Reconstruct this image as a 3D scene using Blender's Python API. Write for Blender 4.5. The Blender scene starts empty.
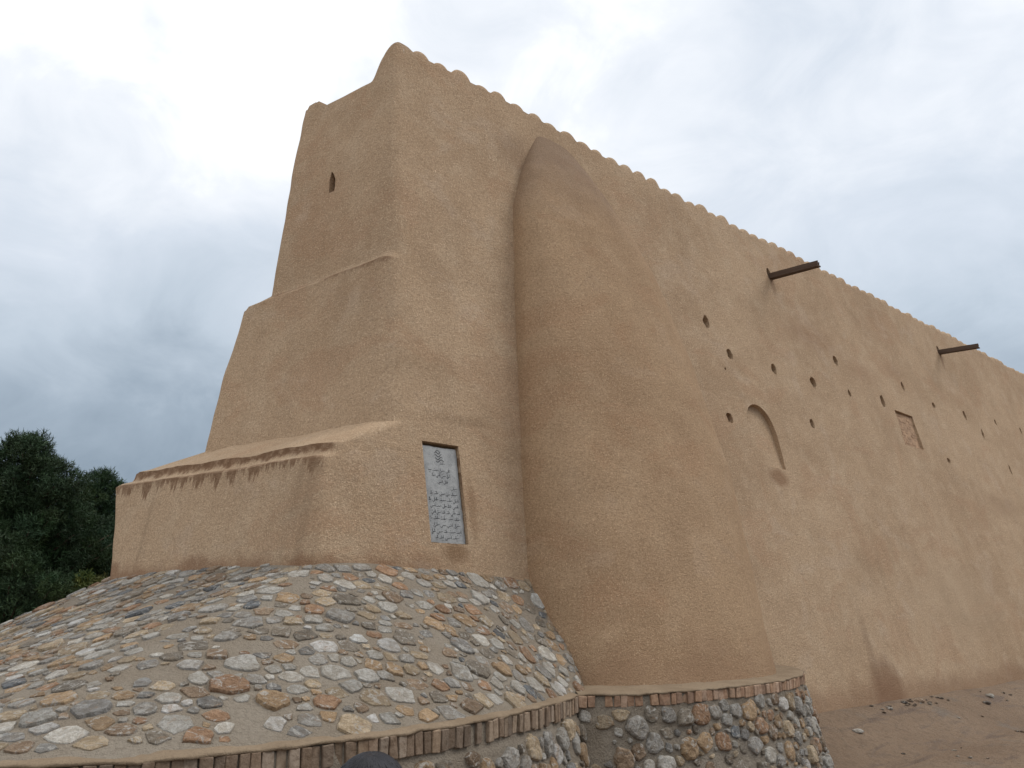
import bpy, bmesh, math, random
from mathutils import Vector, Matrix, noise, kdtree
R = math.radians
random.seed(7)
S = bpy.context.scene
COL = S.collection

# ------------------------------------------------------------------ helpers
def lerp(a, b, t): return a + (b - a) * t
def clamp(x, a=0., b=1.): return max(a, min(b, x))
def sstep(a, b, x):
    t = clamp((x - a) / (b - a)); return t * t * (3 - 2 * t)
def table(pts):
    def f(z):
        if z <= pts[0][0]: return pts[0][1]
        for (z0, v0), (z1, v1) in zip(pts, pts[1:]):
            if z <= z1: return lerp(v0, v1, (z - z0) / (z1 - z0))
        return pts[-1][1]
    return f
def catmull(pts, step=.06):
    """dense polyline through 2-D points, roughly even spacing"""
    P = [Vector(p) for p in pts]
    P = [P[0] * 2 - P[1]] + P + [P[-1] * 2 - P[-2]]
    out = []
    for i in range(1, len(P) - 2):
        a, b, c, d = P[i - 1:i + 3]
        n = max(2, int((c - b).length / step))
        for k in range(n):
            t = k / n
            out.append(.5 * (2 * b + (c - a) * t + (2 * a - 5 * b + 4 * c - d) * t * t + (3 * b - a - 3 * c + d) * t ** 3))
    out.append(P[-2]); return out
def nz(p, s, seed=0.):
    return noise.noise(Vector((p[0] / s + seed, p[1] / s + seed * 1.7, p[2] / s - seed)))

def empty(name, loc):
    o = bpy.data.objects.new(name, None); o.location = loc; COL.objects.link(o); return o
def obj(name, verts, faces, mat, parent=None, smooth=False, cols=None, origin=None):
    """world coordinates in; ONE mesh object out, local to its parent"""
    me = bpy.data.meshes.new(name)
    base = Vector((0, 0, 0))
    q = parent
    while q is not None:
        base = base + q.location; q = q.parent
    off = base + (Vector(origin) - base if origin is not None else Vector((0, 0, 0)))
    me.from_pydata([Vector(v) - off for v in verts], [], faces)
    if cols is not None:
        at = me.color_attributes.new('tint', 'FLOAT_COLOR', 'POINT')
        for i, c in enumerate(cols): at.data[i].color = (c[0], c[1], c[2], 1)
    me.materials.append(mat)
    if smooth: me.polygons.foreach_set('use_smooth', [True] * len(me.polygons))
    me.update()
    o = bpy.data.objects.new(name, me); COL.objects.link(o)
    o.parent = parent
    if origin is not None: o.location = off - base
    return o
def tag(o, label=None, cat=None, group=None, kind=None):
    if label: o['label'] = label
    if cat: o['category'] = cat
    if group: o['group'] = group
    if kind: o['kind'] = kind
    return o

class MB:
    """collects shapes into one mesh"""
    def __init__(s): s.v = []; s.f = []; s.c = []
    def add(s, v, f, c=None):
        n = len(s.v); s.v += [Vector(p) for p in v]; s.f += [tuple(i + n for i in q) for q in f]
        s.c += [c or (1, 1, 1)] * len(v)
    def frame_box(s, o, x, y, z, c=None, j=0.):
        """box spanned by half axes x,y,z about o"""
        v = []
        for sx, sy, sz in ((-1,-1,-1),(1,-1,-1),(1,1,-1),(-1,1,-1),(-1,-1,1),(1,-1,1),(1,1,1),(-1,1,1)):
            p = o + x * sx + y * sy + z * sz
            if j: p = p + Vector((random.uniform(-j, j), random.uniform(-j, j), random.uniform(-j, j)))
            v.append(p)
        s.add(v, [(0,3,2,1),(4,5,6,7),(0,1,5,4),(1,2,6,5),(2,3,7,6),(3,0,4,7)], c)
    def tube(s, pts, rad, n=8, c=None):
        pts = [Vector(p) for p in pts]; rings = []
        for i, p in enumerate(pts):
            d = (pts[min(i + 1, len(pts) - 1)] - pts[max(i - 1, 0)]).normalized()
            u = d.cross(Vector((.31, .2, .93))).normalized(); w = d.cross(u)
            r = rad[i] if isinstance(rad, (list, tuple)) else rad
            rings.append([p + (u * math.cos(2 * math.pi * k / n) + w * math.sin(2 * math.pi * k / n)) * r for k in range(n)])
        v = [q for r in rings for q in r]; f = []
        for i in range(len(pts) - 1):
            for k in range(n):
                f.append((i * n + k, i * n + (k + 1) % n, (i + 1) * n + (k + 1) % n, (i + 1) * n + k))
        f.append(tuple(reversed(range(n)))); f.append(tuple(range(len(v) - n, len(v))))
        s.add(v, f, c)
    def build(s, name, mat, parent=None, smooth=False, col=False, origin=None):
        return obj(name, s.v, s.f, mat, parent, smooth, s.c if col else None, origin)

# ------------------------------------------------------------------ materials
class NT:
    def __init__(s, name):
        s.m = bpy.data.materials.new(name); s.m.use_nodes = True
        s.t = s.m.node_tree; s.bsdf = s.t.nodes['Principled BSDF']
        s.pos = s.t.nodes.new('ShaderNodeNewGeometry')
    def lk(s, a, b): s.t.links.new(a, b)
    def set(s, sock, v):
        if hasattr(v, 'is_linked') or isinstance(v, bpy.types.NodeSocket): s.lk(v, sock)
        else: sock.default_value = v
    def P(s): return s.pos.outputs['Position']
    def N(s): return s.pos.outputs['Normal']
    def math(s, op, a, b=0., clampit=False):
        n = s.t.nodes.new('ShaderNodeMath'); n.operation = op; n.use_clamp = clampit
        s.set(n.inputs[0], a); s.set(n.inputs[1], b); return n.outputs[0]
    def rng(s, x, a, b, c=0., d=1., smooth=True):
        n = s.t.nodes.new('ShaderNodeMapRange'); n.interpolation_type = 'SMOOTHSTEP' if smooth else 'LINEAR'; n.clamp = True
        s.set(n.inputs[0], x)
        for i, v in enumerate((a, b, c, d)): s.set(n.inputs[i + 1], v)
        return n.outputs[0]
    def mapv(s, v, scale=(1, 1, 1), loc=(0, 0, 0), rot=(0, 0, 0)):
        n = s.t.nodes.new('ShaderNodeMapping'); s.lk(v, n.inputs[0])
        n.inputs['Scale'].default_value = scale; n.inputs['Location'].default_value = loc; n.inputs['Rotation'].default_value = rot
        return n.outputs[0]
    def noise(s, scale, detail=4, rough=.55, vec=None, dist=0.):
        n = s.t.nodes.new('ShaderNodeTexNoise'); s.lk(vec if vec is not None else s.P(), n.inputs['Vector'])
        n.inputs['Scale'].default_value = scale; n.inputs['Detail'].default_value = detail
        n.inputs['Roughness'].default_value = rough; n.inputs['Distortion'].default_value = dist
        return n.outputs[0]
    def voro(s, scale, vec=None, feature='F1'):
        n = s.t.nodes.new('ShaderNodeTexVoronoi'); n.feature = feature; s.lk(vec if vec is not None else s.P(), n.inputs['Vector'])
        n.inputs['Scale'].default_value = scale; return n.outputs[0]
    def mix(s, f, a, b, mode='MIX'):
        n = s.t.nodes.new('ShaderNodeMix'); n.data_type = 'RGBA'; n.blend_type = mode
        s.set(n.inputs[0], f)
        for k, v in ((6, a), (7, b)):
            if isinstance(v, (tuple, list)): v = (*v[:3], 1)
            s.set(n.inputs[k], v)
        return n.outputs[2]
    def sep(s, v):
        n = s.t.nodes.new('ShaderNodeSeparateXYZ'); s.lk(v, n.inputs[0]); return n.outputs
    def comb(s, x, y, z):
        n = s.t.nodes.new('ShaderNodeCombineXYZ')
        for i, v in enumerate((x, y, z)): s.set(n.inputs[i], v)
        return n.outputs[0]
    def attr(s, name):
        n = s.t.nodes.new('ShaderNodeAttribute'); n.attribute_name = name; return n.outputs['Color']
    def out(s, col, rough=.9, bump=None, dist=.02, strength=1., spec=.25):
        s.set(s.bsdf.inputs['Base Color'], (*col[:3], 1) if isinstance(col, (tuple, list)) else col)
        s.set(s.bsdf.inputs['Roughness'], rough); s.bsdf.inputs['Specular IOR Level'].default_value = spec
        if bump is not None:
            b = s.t.nodes.new('ShaderNodeBump'); b.inputs['Distance'].default_value = dist; b.inputs['Strength'].default_value = strength
            s.lk(bump, b.inputs['Height']); s.lk(b.outputs[0], s.bsdf.inputs['Normal'])
        return s.m

WB = .19           # batter of the long wall: Y = WB * z

def plaster(name, base, dark, light, stains=False, buttress=False):
    n = NT(name)
    x, y, z = n.sep(n.P())
    big = n.noise(.33, 4, .6)
    mid = n.noise(1.7, 5, .6)
    fine = n.noise(27, 4, .7)
    grain = n.noise(75, 2, .6)
    c = n.mix(n.rng(big, .38, .66), base, dark)
    c = n.mix(n.rng(mid, .45, .75, 0, .55), c, light)
    c = n.mix(n.rng(n.noise(.55, 5, .62, n.mapv(n.P(), (1, 1, 1.5), (11, 4, 2)), .7), .54, .62, 0, .38), c, (dark[0] * 1.02, dark[1] * .90, dark[2] * .86))
    c = n.mix(n.rng(n.noise(.8, 6, .66, n.mapv(n.P(), (1, 1, 1.2), (3, 9, 5)), .5), .56, .66, 0, .35), c, (light[0] * .98, light[1] * 1.0, light[2] * 1.08))
    # faint vertical washing of rain down the face
    wash = n.noise(1, 3, .6, n.mapv(n.P(), (1.6, 1.6, .22)))
    c = n.mix(n.rng(wash, .5, .72, 0, .20), c, tuple(v * .74 for v in dark))
    c = n.mix(n.rng(fine, .40, .68, 0, .55), c, tuple(v * .66 for v in dark))
    c = n.mix(n.rng(n.noise(38, 3, .6, n.mapv(n.P(), loc=(3, 8, 1))), .56, .70, 0, .5), c, tuple(v * 1.25 for v in light))
    c = n.mix(n.rng(grain, .54, .70, 0, .5), c, tuple(min(1, v * 1.45) for v in light))
    c = n.mix(n.rng(n.noise(1, 2, .5, n.mapv(n.P(), (60, 60, 18), rot=(.5, .4, .3))), .68, .74, 0, .6), c, tuple(v * 1.7 for v in light))
    fl = n.voro(19, n.mapv(n.P(), (1, 1, .8))); 
    c = n.mix(n.rng(fl, .16, .08, 0, .55), c, tuple(min(.8, v * 1.45) for v in light))
    c = n.mix(n.rng(n.voro(15, n.mapv(n.P(), loc=(2.3, 1.1, .7))), .17, .07, 0, .6), c, tuple(v * .62 for v in dark))
    if stains:
        nx = n.sep(n.N())[0]
        leftface = n.rng(nx, -.35, -.7)
        reddish = (.155, .080, .042)
        # drips below the lips of the stepped end face
        drip = n.noise(1, 4, .75, n.comb(n.math('MULTIPLY', y, 5.5), n.math('MULTIPLY', z, .35), 3.3))
        edge = n.noise(9, 3, .6)
        def lip(zl, mn, mx, amt):
            ln = n.rng(drip, .36, .72, mn, mx)
            below = n.math('SUBTRACT', zl, z)
            m = n.math('MULTIPLY', n.math('GREATER_THAN', below, -.015), n.rng(n.math('SUBTRACT', ln, below), -.02, .05))
            m = n.math('MULTIPLY', m, leftface)
            return n.math('MULTIPLY', m, n.math('MULTIPLY', amt, n.rng(edge, .3, .6, .55, 1.)))
        for zl, mn, mx, amt in ((3.715, .01, .34, .75), (3.925, .10, .19, .85), (6.96, .01, .12, .5)):
            f = lip(zl, mn, mx, amt)
            c = n.mix(f, c, reddish)
        vs = n.noise(1, 2, .5, n.comb(n.math('MULTIPLY', y, 3.2), n.math('MULTIPLY', z, .15), 9.))
        c = n.mix(n.math('MULTIPLY', n.math('MULTIPLY', n.rng(vs, .56, .68, 0, .32), leftface), n.rng(z, 3.75, 3.6)), c, tuple(v * .6 for v in dark))
        # ruddy damp above the stone slope
        damp = n.math('MULTIPLY', n.rng(n.math('ADD', z, n.math('MULTIPLY', n.noise(2.2, 4), .7)), 2.95, 2.7), n.rng(z, 1.9, 2.2))
        damp = n.math('MULTIPLY', damp, n.rng(x, 7.6, 6.0))
        c = n.mix(n.math('MULTIPLY', damp, .6), c, (.20, .098, .052))
        # soot and damp at the wall foot
        def blot(cx, cz, rx, rz, col, amt, seed, d0=.9, d1=.25):
            nonlocal c
            dx = n.math('DIVIDE', n.math('SUBTRACT', x, cx), rx); dz = n.math('DIVIDE', n.math('SUBTRACT', z, cz), rz)
            d = n.math('SQRT', n.math('ADD', n.math('MULTIPLY', dx, dx), n.math('MULTIPLY', dz, dz)))
            w = n.noise(1, 5, .65, n.mapv(n.P(), (1.5, 1.5, .9), (seed, 0, 0)))
            d = n.math('ADD', d, n.math('MULTIPLY', n.math('SUBTRACT', w, .5), .9))
            d = n.math('ADD', d, n.math('MULTIPLY', n.rng(nx, -.4, -.7), 5.))
            c = n.mix(n.math('MULTIPLY', n.rng(d, d0, d1), amt), c, col)
        blot(18.5, .1, 1.1, 1.1, (.18, .092, .052), .65, 1.)
        blot(18.2, 1.0, .25, 1.1, (.17, .10, .06), .3, 2.)
        blot(19.6, 8.6, 1.9, .55, (.27, .155, .09), .5, 3., 1.3, -.3)
        blot(22.2, 8.1, 1.2, .4, (.27, .155, .09), .4, 4., 1.3, -.3)
        blot(24.5, 8.6, .9, .35, (.28, .165, .095), .35, 4.5, 1.3, -.3)
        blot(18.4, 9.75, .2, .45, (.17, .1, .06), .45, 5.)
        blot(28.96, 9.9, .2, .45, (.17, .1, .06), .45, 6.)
        blot(16.25, 4.55, .55, .28, (.24, .135, .075), .7, 7.)
        blot(9.6, 10.0, .7, .9, (.2, .125, .08), .3, 8.)
        blot(8.1, 4.6, .5, 1.2, (.28, .175, .10), .4, 9., 1.3, -.3)
        blot(7.25, 2.6, .33, .22, (.2, .115, .06), .65, 10.)
        blot(7.62, 3.2, .12, .7, (.22, .13, .07), .4, 11.)
        blot(6.7, 5.3, .8, .5, (.27, .17, .095), .3, 12., 1.3, -.3)
        blot(30, 5., 3., .5, (.33, .22, .14), .4, 13.)
        foot = n.math('MULTIPLY', n.rng(n.math('ADD', z, n.math('MULTIPLY', n.noise(1.6, 5, .65), .9)), 1.05, .55), n.rng(x, 9., 11.))
        c = n.mix(n.math('MULTIPLY', foot, .5), c, (.24, .135, .08))
        blot(24., 2., 5., 1.6, (.45, .33, .22), .45, 14.)
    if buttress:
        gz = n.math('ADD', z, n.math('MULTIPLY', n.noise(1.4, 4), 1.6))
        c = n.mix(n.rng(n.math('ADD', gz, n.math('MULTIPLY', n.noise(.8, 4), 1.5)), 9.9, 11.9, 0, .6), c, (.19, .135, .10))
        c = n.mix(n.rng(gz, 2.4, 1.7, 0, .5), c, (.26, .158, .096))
    h = n.math('ADD', n.math('MULTIPLY', n.noise(5, 6, .7), .55), n.math('ADD', n.math('MULTIPLY', fine, .55), n.math('MULTIPLY', grain, .40)))
    return n.out(c, .95, h, .045, .9, .12)

M = {}
M['plaster'] = plaster('mud_plaster', (.490, .348, .226), (.402, .275, .172), (.545, .415, .288), stains=True)
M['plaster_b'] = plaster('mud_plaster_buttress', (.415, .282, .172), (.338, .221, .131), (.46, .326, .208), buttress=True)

def rock_mat():
    n = NT('field_stone'); t = n.attr('tint')
    v = n.noise(11, 6, .72, dist=.8); w = n.noise(42, 4, .7)
    c = n.mix(n.rng(v, .36, .62, 0, .85), t, n.mix(1., t, (.58, .53, .47), 'MULTIPLY'))
    c = n.mix(n.rng(n.noise(8, 6, .75, dist=1.5), .53, .61, 0, .75), c, (.56, .53, .48))
    c = n.mix(n.rng(n.noise(6, 5, .7, dist=.8, vec=n.mapv(n.P(), loc=(4, 2, 7))), .58, .68, 0, .5), c, (.36, .23, .135))
    c = n.mix(n.rng(w, .52, .70, 0, .5), c, n.mix(1., c, (.48, .43, .39), 'MULTIPLY'))
    c = n.mix(n.rng(n.noise(3.2, 4, .6), .54, .70, 0, .45), c, (.26, .205, .145))
    return n.out(c, .85, n.math('ADD', n.noise(16, 6, .75), n.math('MULTIPLY', w, .4)), .07, 1., .25)
M['rock'] = rock_mat()
def mortar_mat():
    n = NT('mud_mortar')
    c = n.mix(n.rng(n.noise(1.3, 5), .35, .68), (.255, .218, .172), (.22, .18, .135))
    c = n.mix(n.rng(n.noise(26, 4, .7), .45, .7, 0, .5), c, (.155, .124, .092))
    c = n.mix(n.rng(n.noise(70, 2), .58, .7, 0, .5), c, (.33, .285, .23))
    return n.out(c, .95, n.math('ADD', n.noise(9, 6, .7), n.math('MULTIPLY', n.noise(48, 3), .5)), .05, .9, .15)
M['mortar'] = mortar_mat()
def coping_mat():
    n = NT('coping_render')
    c = n.mix(n.rng(n.noise(2.2, 5), .35, .68), (.265, .200, .135), (.215, .158, .104))
    c = n.mix(n.rng(n.noise(30, 4, .7), .45, .7, 0, .5), c, (.165, .12, .08))
    return n.out(c, .95, n.math('ADD', n.noise(11, 6, .7), n.math('MULTIPLY', n.noise(60, 3), .4)), .03, .8, .15)
M['coping'] = coping_mat()
def brick_mat():
    n = NT('edge_brick'); t = n.attr('tint')
    c = n.mix(n.rng(n.noise(16, 5, .7), .35, .7, 0, .7), t, n.mix(1., t, (.5, .44, .38), 'MULTIPLY'))
    c = n.mix(n.rng(n.noise(5, 4), .54, .70, 0, .45), c, (.14, .108, .08))
    return n.out(c, .9, n.noise(30, 5, .7), .02, .8, .2)
M['brick'] = brick_mat()
def ground_mat():
    n = NT('bare_earth')
    x, y, z = n.sep(n.P())
    c = n.mix(n.rng(n.noise(.5, 5, .6), .36, .66), (.265, .186, .122), (.222, .150, .096))
    st = n.noise(1, 5, .65, n.mapv(n.P(), (.55, 2.4, 1), rot=(0, 0, -.25)), .6)
    c = n.mix(n.rng(st, .53, .66, 0, .75), c, (.105, .064, .042))
    c = n.mix(n.rng(n.noise(1.1, 4, .6, n.mapv(n.P(), loc=(7, 3, 0))), .56, .7, 0, .6), c, (.20, .165, .13))
    c = n.mix(n.rng(n.noise(7, 6, .7), .48, .66, 0, .5), c, (.145, .097, .064))
    c = n.mix(n.rng(n.noise(12, 5, .7, n.mapv(n.P(), loc=(5, 1, 0))), .55, .7, 0, .45), c, (.26, .205, .15))
    c = n.mix(n.rng(n.noise(30, 4, .7), .5, .7, 0, .6), c, (.13, .09, .062))
    c = n.mix(n.rng(n.voro(14), .10, .03, 0, .4), c, (.36, .31, .26))
    r = n.rng(st, .5, .68, .85, .5)
    return n.out(c, r, n.math('ADD', n.noise(3.5, 8, .72), n.math('MULTIPLY', n.noise(18, 5, .7), .35)), .13, 1., .3)
M['ground'] = ground_mat()
def wood_mat():
    n = NT('weathered_wood')
    c = n.mix(n.noise(1, 5, .7, n.mapv(n.P(), (38, 3, 38))), (.040, .026, .019), (.125, .082, .058))
    return n.out(c, .8, n.noise(1, 4, .7, n.mapv(n.P(), (60, 4, 60))), .01, .8, .3)
M['wood'] = wood_mat()
def slab_mat():
    n = NT('grey_slab')
    c = n.mix(n.rng(n.noise(6, 6, .65, dist=.5), .35, .68), (.33, .335, .33), (.235, .24, .24))
    c = n.mix(n.rng(n.noise(60, 3, .7), .5, .72, 0, .6), c, (.44, .44, .43))
    c = n.mix(n.rng(n.noise(28, 4, .75), .55, .66, 0, .5), c, (.15, .15, .15))
    return n.out(c, .6, n.noise(50, 4, .7), .008, .7, .4)
M['slab'] = slab_mat()
def flat(name, col, rough=.8, sc=12, var=.35, bump=.01):
    n = NT(name)
    c = n.mix(n.rng(n.noise(sc, 5, .65), .3, .7), tuple(v * (1 - var) for v in col), tuple(v * (1 + var) for v in col))
    return n.out(c, rough, n.noise(sc * 3, 4, .6), bump, .6, .3)
M['carved'] = flat('carved_letters', (.055, .058, .062), .8, 40)
M['infill'] = flat('brick_infill', (.37, .24, .150), .95, 6, .22, .02)
M['bark'] = flat('pine_bark', (.07, .048, .034), .95, 9, .45, .04)
M['hair'] = flat('black_hair', (.012, .012, .016), .42, 50, .5, .004)
M['skin'] = flat('skin', (.42, .25, .17), .55, 20, .08, .002)
M['coat'] = flat('dark_jacket', (.03, .035, .055), .85, 60, .25, .004)
M['trousers'] = flat('dark_trousers', (.022, .022, .026), .85, 60, .25, .004)
M['shoe'] = flat('leather_shoe', (.02, .016, .013), .5, 30, .25, .003)
M['wire'] = flat('white_cord', (.75, .74, .72), .6, 30, .05, .001)
def leaf_mat(name, mul):
    n = NT(name); t = n.attr('tint')
    c = n.mix(n.rng(n.noise(2.2, 3), .35, .7), n.mix(1., t, mul, 'MULTIPLY'), t)
    m = n.out(c, .65, spec=.25)
    n.bsdf.inputs['Transmission Weight'].default_value = 0
    return m
M['needles'] = leaf_mat('pine_needles', (.6, .65, .6))

# ------------------------------------------------------------------ the fortress wall
# X runs along the long wall, Y into it, Z up; the long wall's foot is Y = 0
aC = table([(-1.2, 4.68), (2.37, 5.08), (3.60, 5.24), (3.70, 5.24), (3.735, 5.27), (3.77, 5.36), (3.82, 5.40), (3.92, 5.41),
            (3.95, 5.48), (4.33, 6.25), (4.35, 6.30), (5.4, 6.43), (6.85, 6.54), (6.97, 6.545), (7.01, 6.59), (7.06, 6.63), (8.92, 6.745), (10.5, 6.88), (11.2, 6.96)])
YB = table([(-1.2, 4.55), (2.33, 5.02), (3.70, 5.55), (3.74, 5.52), (3.77, 5.38), (3.92, 5.34), (3.95, 5.28), (4.36, 5.1), (5.8, 5.06), (6.97, 4.84), (7.02, 4.55), (7.10, 4.30), (9.1, 4.29), (11.2, 4.38)])
rad = table([(-1.2, .16), (3.4, .16), (3.9, .22), (4.4, .30), (6.5, .28), (9, .22), (11, .18)])
END = 56.0
fort = empty('fortress_wall', (5.1, 0, 0))
tag(fort, 'tall tan mud plaster fortress wall with scalloped parapet and stepped end on a stone plinth', 'wall')

front_a = [] # fractions for the front, far -> corner
a = 0.
while a < 50:
    front_a.append(a); a += .085 if a < 16 else (.13 if a < 30 else .3)
front_a.append(50.)
front_a = [v / 50. for v in front_a][::-1]
NL, NB, NE = 44, 40, 10
def section(z):
    c = Vector((aC(z), WB * z)); b_y = YB(z)
    u = Vector((-.184, 1.)).normalized()
    b = c + u * ((b_y - c.y) / u.y)
    r = rad(z); pts = []; tags = []
    for t in front_a:
        pts.append((lerp(c.x + r, END, t), c.y)); tags.append(('f', lerp(r, END - c.x, t)))
    p0, p2 = Vector((c.x + r, c.y)), c + u * r
    for k in range(1, 10):
        t = k / 10; p = p0 * (1 - t) ** 2 + c * 2 * t * (1 - t) + p2 * t * t; pts.append(tuple(p)); tags.append(('c', t))
    q0 = b - u * .25; q2 = b + Vector((.25, 0))
    for k in range(NL + 1):
        t = k / NL; p = p2.lerp(q0, t); pts.append(tuple(p)); tags.append(('l', (p - c).length, (p - b).length))
    for k in range(1, 8):
        t = k / 8; p = q0 * (1 - t) ** 2 + b * 2 * t * (1 - t) + q2 * t * t; pts.append(tuple(p)); tags.append(('b', t))
    for k in range(NB + 1):
        pts.append((lerp(q2.x, END, k / NB), b.y)); tags.append(('k', k / NB))
    for k in range(1, NE):
        pts.append((END, lerp(b.y, c.y, k / NE))); tags.append(('e', k / NE))
    return pts, tags
def crest(a): return 11.0 + .20 * (1 - sstep(9., 15., a))
def ztop(tg):
    k = tg[0]
    if k == 'f': return crest(tg[1] + 6.96) + .07 * (1 - sstep(.30, .52, tg[1]))
    if k == 'c': return 11.27 - .26 * tg[1] ** 1.6
    if k == 'l': return 10.60 + .42 * (1 - sstep(.14, .48, tg[1])) + .18 * (1 - sstep(.40, .75, tg[2]))
    if k == 'b': return 10.77 - .05 * math.cos(tg[1] * math.pi)
    return 11.0
rows = []
z = -1.2
while z < 10.79:
    rows.append(z); z += .11
rows.append(10.8)
rows = sorted(set([v for v in rows if not (3.5 < v < 4.5 or 6.75 < v < 7.2)] + [3.5, 3.58, 3.65, 3.70, 3.735, 3.77, 3.80, 3.84, 3.88, 3.90, 3.92, 3.935, 3.95, 3.98, 4.05, 4.1, 4.18, 4.26, 4.33, 4.35, 4.42, 4.48,
              6.8, 6.88, 6.94, 6.97, 7.01, 7.06, 7.12, 7.18]))
V, F = [], []
def relief(p, tg, z):
    """uneven hand-laid plaster"""
    d = .05 * nz(p, 3.6, 3) + .022 * nz(p, .9, 5) + .010 * nz(p, .33, 9)
    if tg[0] == 'l' or tg[0] == 'c': d = d * .8 + .012 * nz(p, .5, 12)
    # keep the plaster true round the plaque
    if tg[0] == 'f' and 6.4 < p[0] < 8. and 2.3 < z < 4.5: d *= .25
    return d
sec_n = None
for z in rows:
    pts, tg = section(z); n = len(pts); sec_n = n
    # wavy ledge lines
    for i in range(n):
        p = pts[i]; q0 = pts[i - 1]; q1 = pts[(i + 1) % n]
        t = Vector((q1[0] - q0[0], q1[1] - q0[1])).normalized(); nrm = Vector((-t.y, t.x)) * -1
        zt = ztop(tg[i])
        zz = z if z < 9.4 else 9.4 + (z - 9.4) * (zt - 9.4) / 1.4
        if tg[i][0] in 'lc' and (3.4 < z < 4.6 or 6.7 < z < 7.3): zz += .03 * nz((p[0], p[1], 0), .8, 2) + .015 * nz((p[0], p[1], 0), .25, 4)
        if tg[i][0] in 'lbk': zz -= .17 * (clamp(tg[i][1] / 4.3) if tg[i][0] == 'l' else 1 - (clamp(tg[i][1] * 2) if tg[i][0] == 'k' else 0)) * sstep(5.2, 6.6, z) * (1 - sstep(7.4, 9., z))
        q = Vector((p[0], p[1], zz)); d = relief(q, tg[i], z) if tg[i][0] != 'e' else 0
        # soft rounding of the very top
        rd = sstep(zt - .14, zt, zz) * .06
        V.append(q + Vector((nrm.x, nrm.y, 0)) * (-(d) * 1. - 0) + Vector((nrm.x, nrm.y, 0)) * 0)
        if rd: V[-1] -= Vector((nrm.x, nrm.y, 0)) * (-rd if False else 0)
NR = len(rows)
for r in range(NR - 1):
    for i in range(sec_n):
        j = (i + 1) % sec_n
        F.append((r * sec_n + i, r * sec_n + j, (r + 1) * sec_n + j, (r + 1) * sec_n + i))
# inner edge and roof
top = [V[(NR - 1) * sec_n + i] for i in range(sec_n)]
cx, cy = None, None
ins = []
for i, p in enumerate(top):
    k = tg[i][0]
    if k == 'f': o = Vector((0, .22, 0))
    elif k == 'c': o = Vector((.2 * tg[i][1], .2 * (1 - tg[i][1]) + .03, 0))
    elif k == 'l': o = Vector((.22, .02, 0))
    elif k == 'b': o = Vector((.2 * (1 - tg[i][1]), -.2 * tg[i][1] - .02, 0))
    elif k == 'k': o = Vector((0, -.22, 0))
    else: o = Vector((-.2, 0, 0))
    ins.append(p + o + Vector((0, 0, -.03)))
n0 = len(V); V += ins
for i in range(sec_n):
    j = (i + 1) % sec_n
    F.append(((NR - 1) * sec_n + i, (NR - 1) * sec_n + j, n0 + j, n0 + i))
n1 = len(V); V += [Vector((p.x, p.y, 10.35)) for p in ins]
for i in range(sec_n):
    j = (i + 1) % sec_n
    F.append((n0 + i, n0 + j, n1 + j, n1 + i))
F.append(tuple(n1 + i for i in range(sec_n)))
F.append(tuple(reversed(range(sec_n))))
wall = obj('wall', V, F, M['plaster'], fort, smooth=True)
bm = bmesh.new(); bm.from_mesh(wall.data); bmesh.ops.recalc_face_normals(bm, faces=bm.faces)
bmesh.ops.triangulate(bm, faces=[f for f in bm.faces if len(f.verts) > 4]); bm.to_mesh(wall.data); bm.free()

# openings cut into the wall: putlog holes, arched niche, blocked window, plaque recess, slit
SL = Vector((0, WB, 1)).normalized()          # up the battered face
NO = Vector((0, -1, WB)).normalized()         # out of the face
AX = Vector((1, 0, 0))
def onwall(a, z, out=0.): return Vector((a, WB * z, z)) + NO * out
cut = MB()
def prism(outline_front, outline_back):
    n = len(outline_front); v = list(outline_front) + list(outline_back)
    f = [tuple(range(n)), tuple(reversed(range(n, 2 * n)))]
    for i in range(n):
        j = (i + 1) % n; f.append((j, i, n + i, n + j))
    cut.add(v, f)
holes = [(14.90, 7.90, .10, .15), (15.52, 7.25, .085, .13), (17.31, 7.25, .085, .14), (20.72, 8.17, .10, .14), (19.10, 7.25, .11, .15), (20.96, 7.29, .07, .10),
         (14.90, 5.70, .095, .12), (18.49, 6.10, .075, .12), (22.93, 7.40, .10, .19), (24.80, 8.18, .085, .15), (26.79, 7.92, .09, .10), (29.29, 7.98, .085, .17),
         (32.25, 8.18, .08, .11), (30.40, 7.49, .07, .16), (26.48, 6.13, .095, .08), (31.85, 6.41, .06, .18), (34.81, 8.22, .07, .14), (15.2, 6.85, .03, .035), (18.36, 10.06, .10, .17), (28.92, 10.22, .09, .16)]
rnd = random.Random(3)
for a, z, rx, rz in holes:
    fr, bk = [], []
    ph = [rnd.uniform(.82, 1.15) for _ in range(14)]
    for k in range(14):
        t = 2 * math.pi * k / 14
        rx_, rz_ = rx * 1.12, rz * .92
        o = AX * (math.cos(t) * rx_ * ph[k] + .18 * math.sin(t) * rz * 0) + SL * math.sin(t) * rz_ * ph[k]
        fr.append(onwall(a, z, .2) + o * 1.12); bk.append(onwall(a, z, -1.0) + o * 1.0 + Vector((0, 0, -.05)))
    prism(fr, bk)
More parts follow.
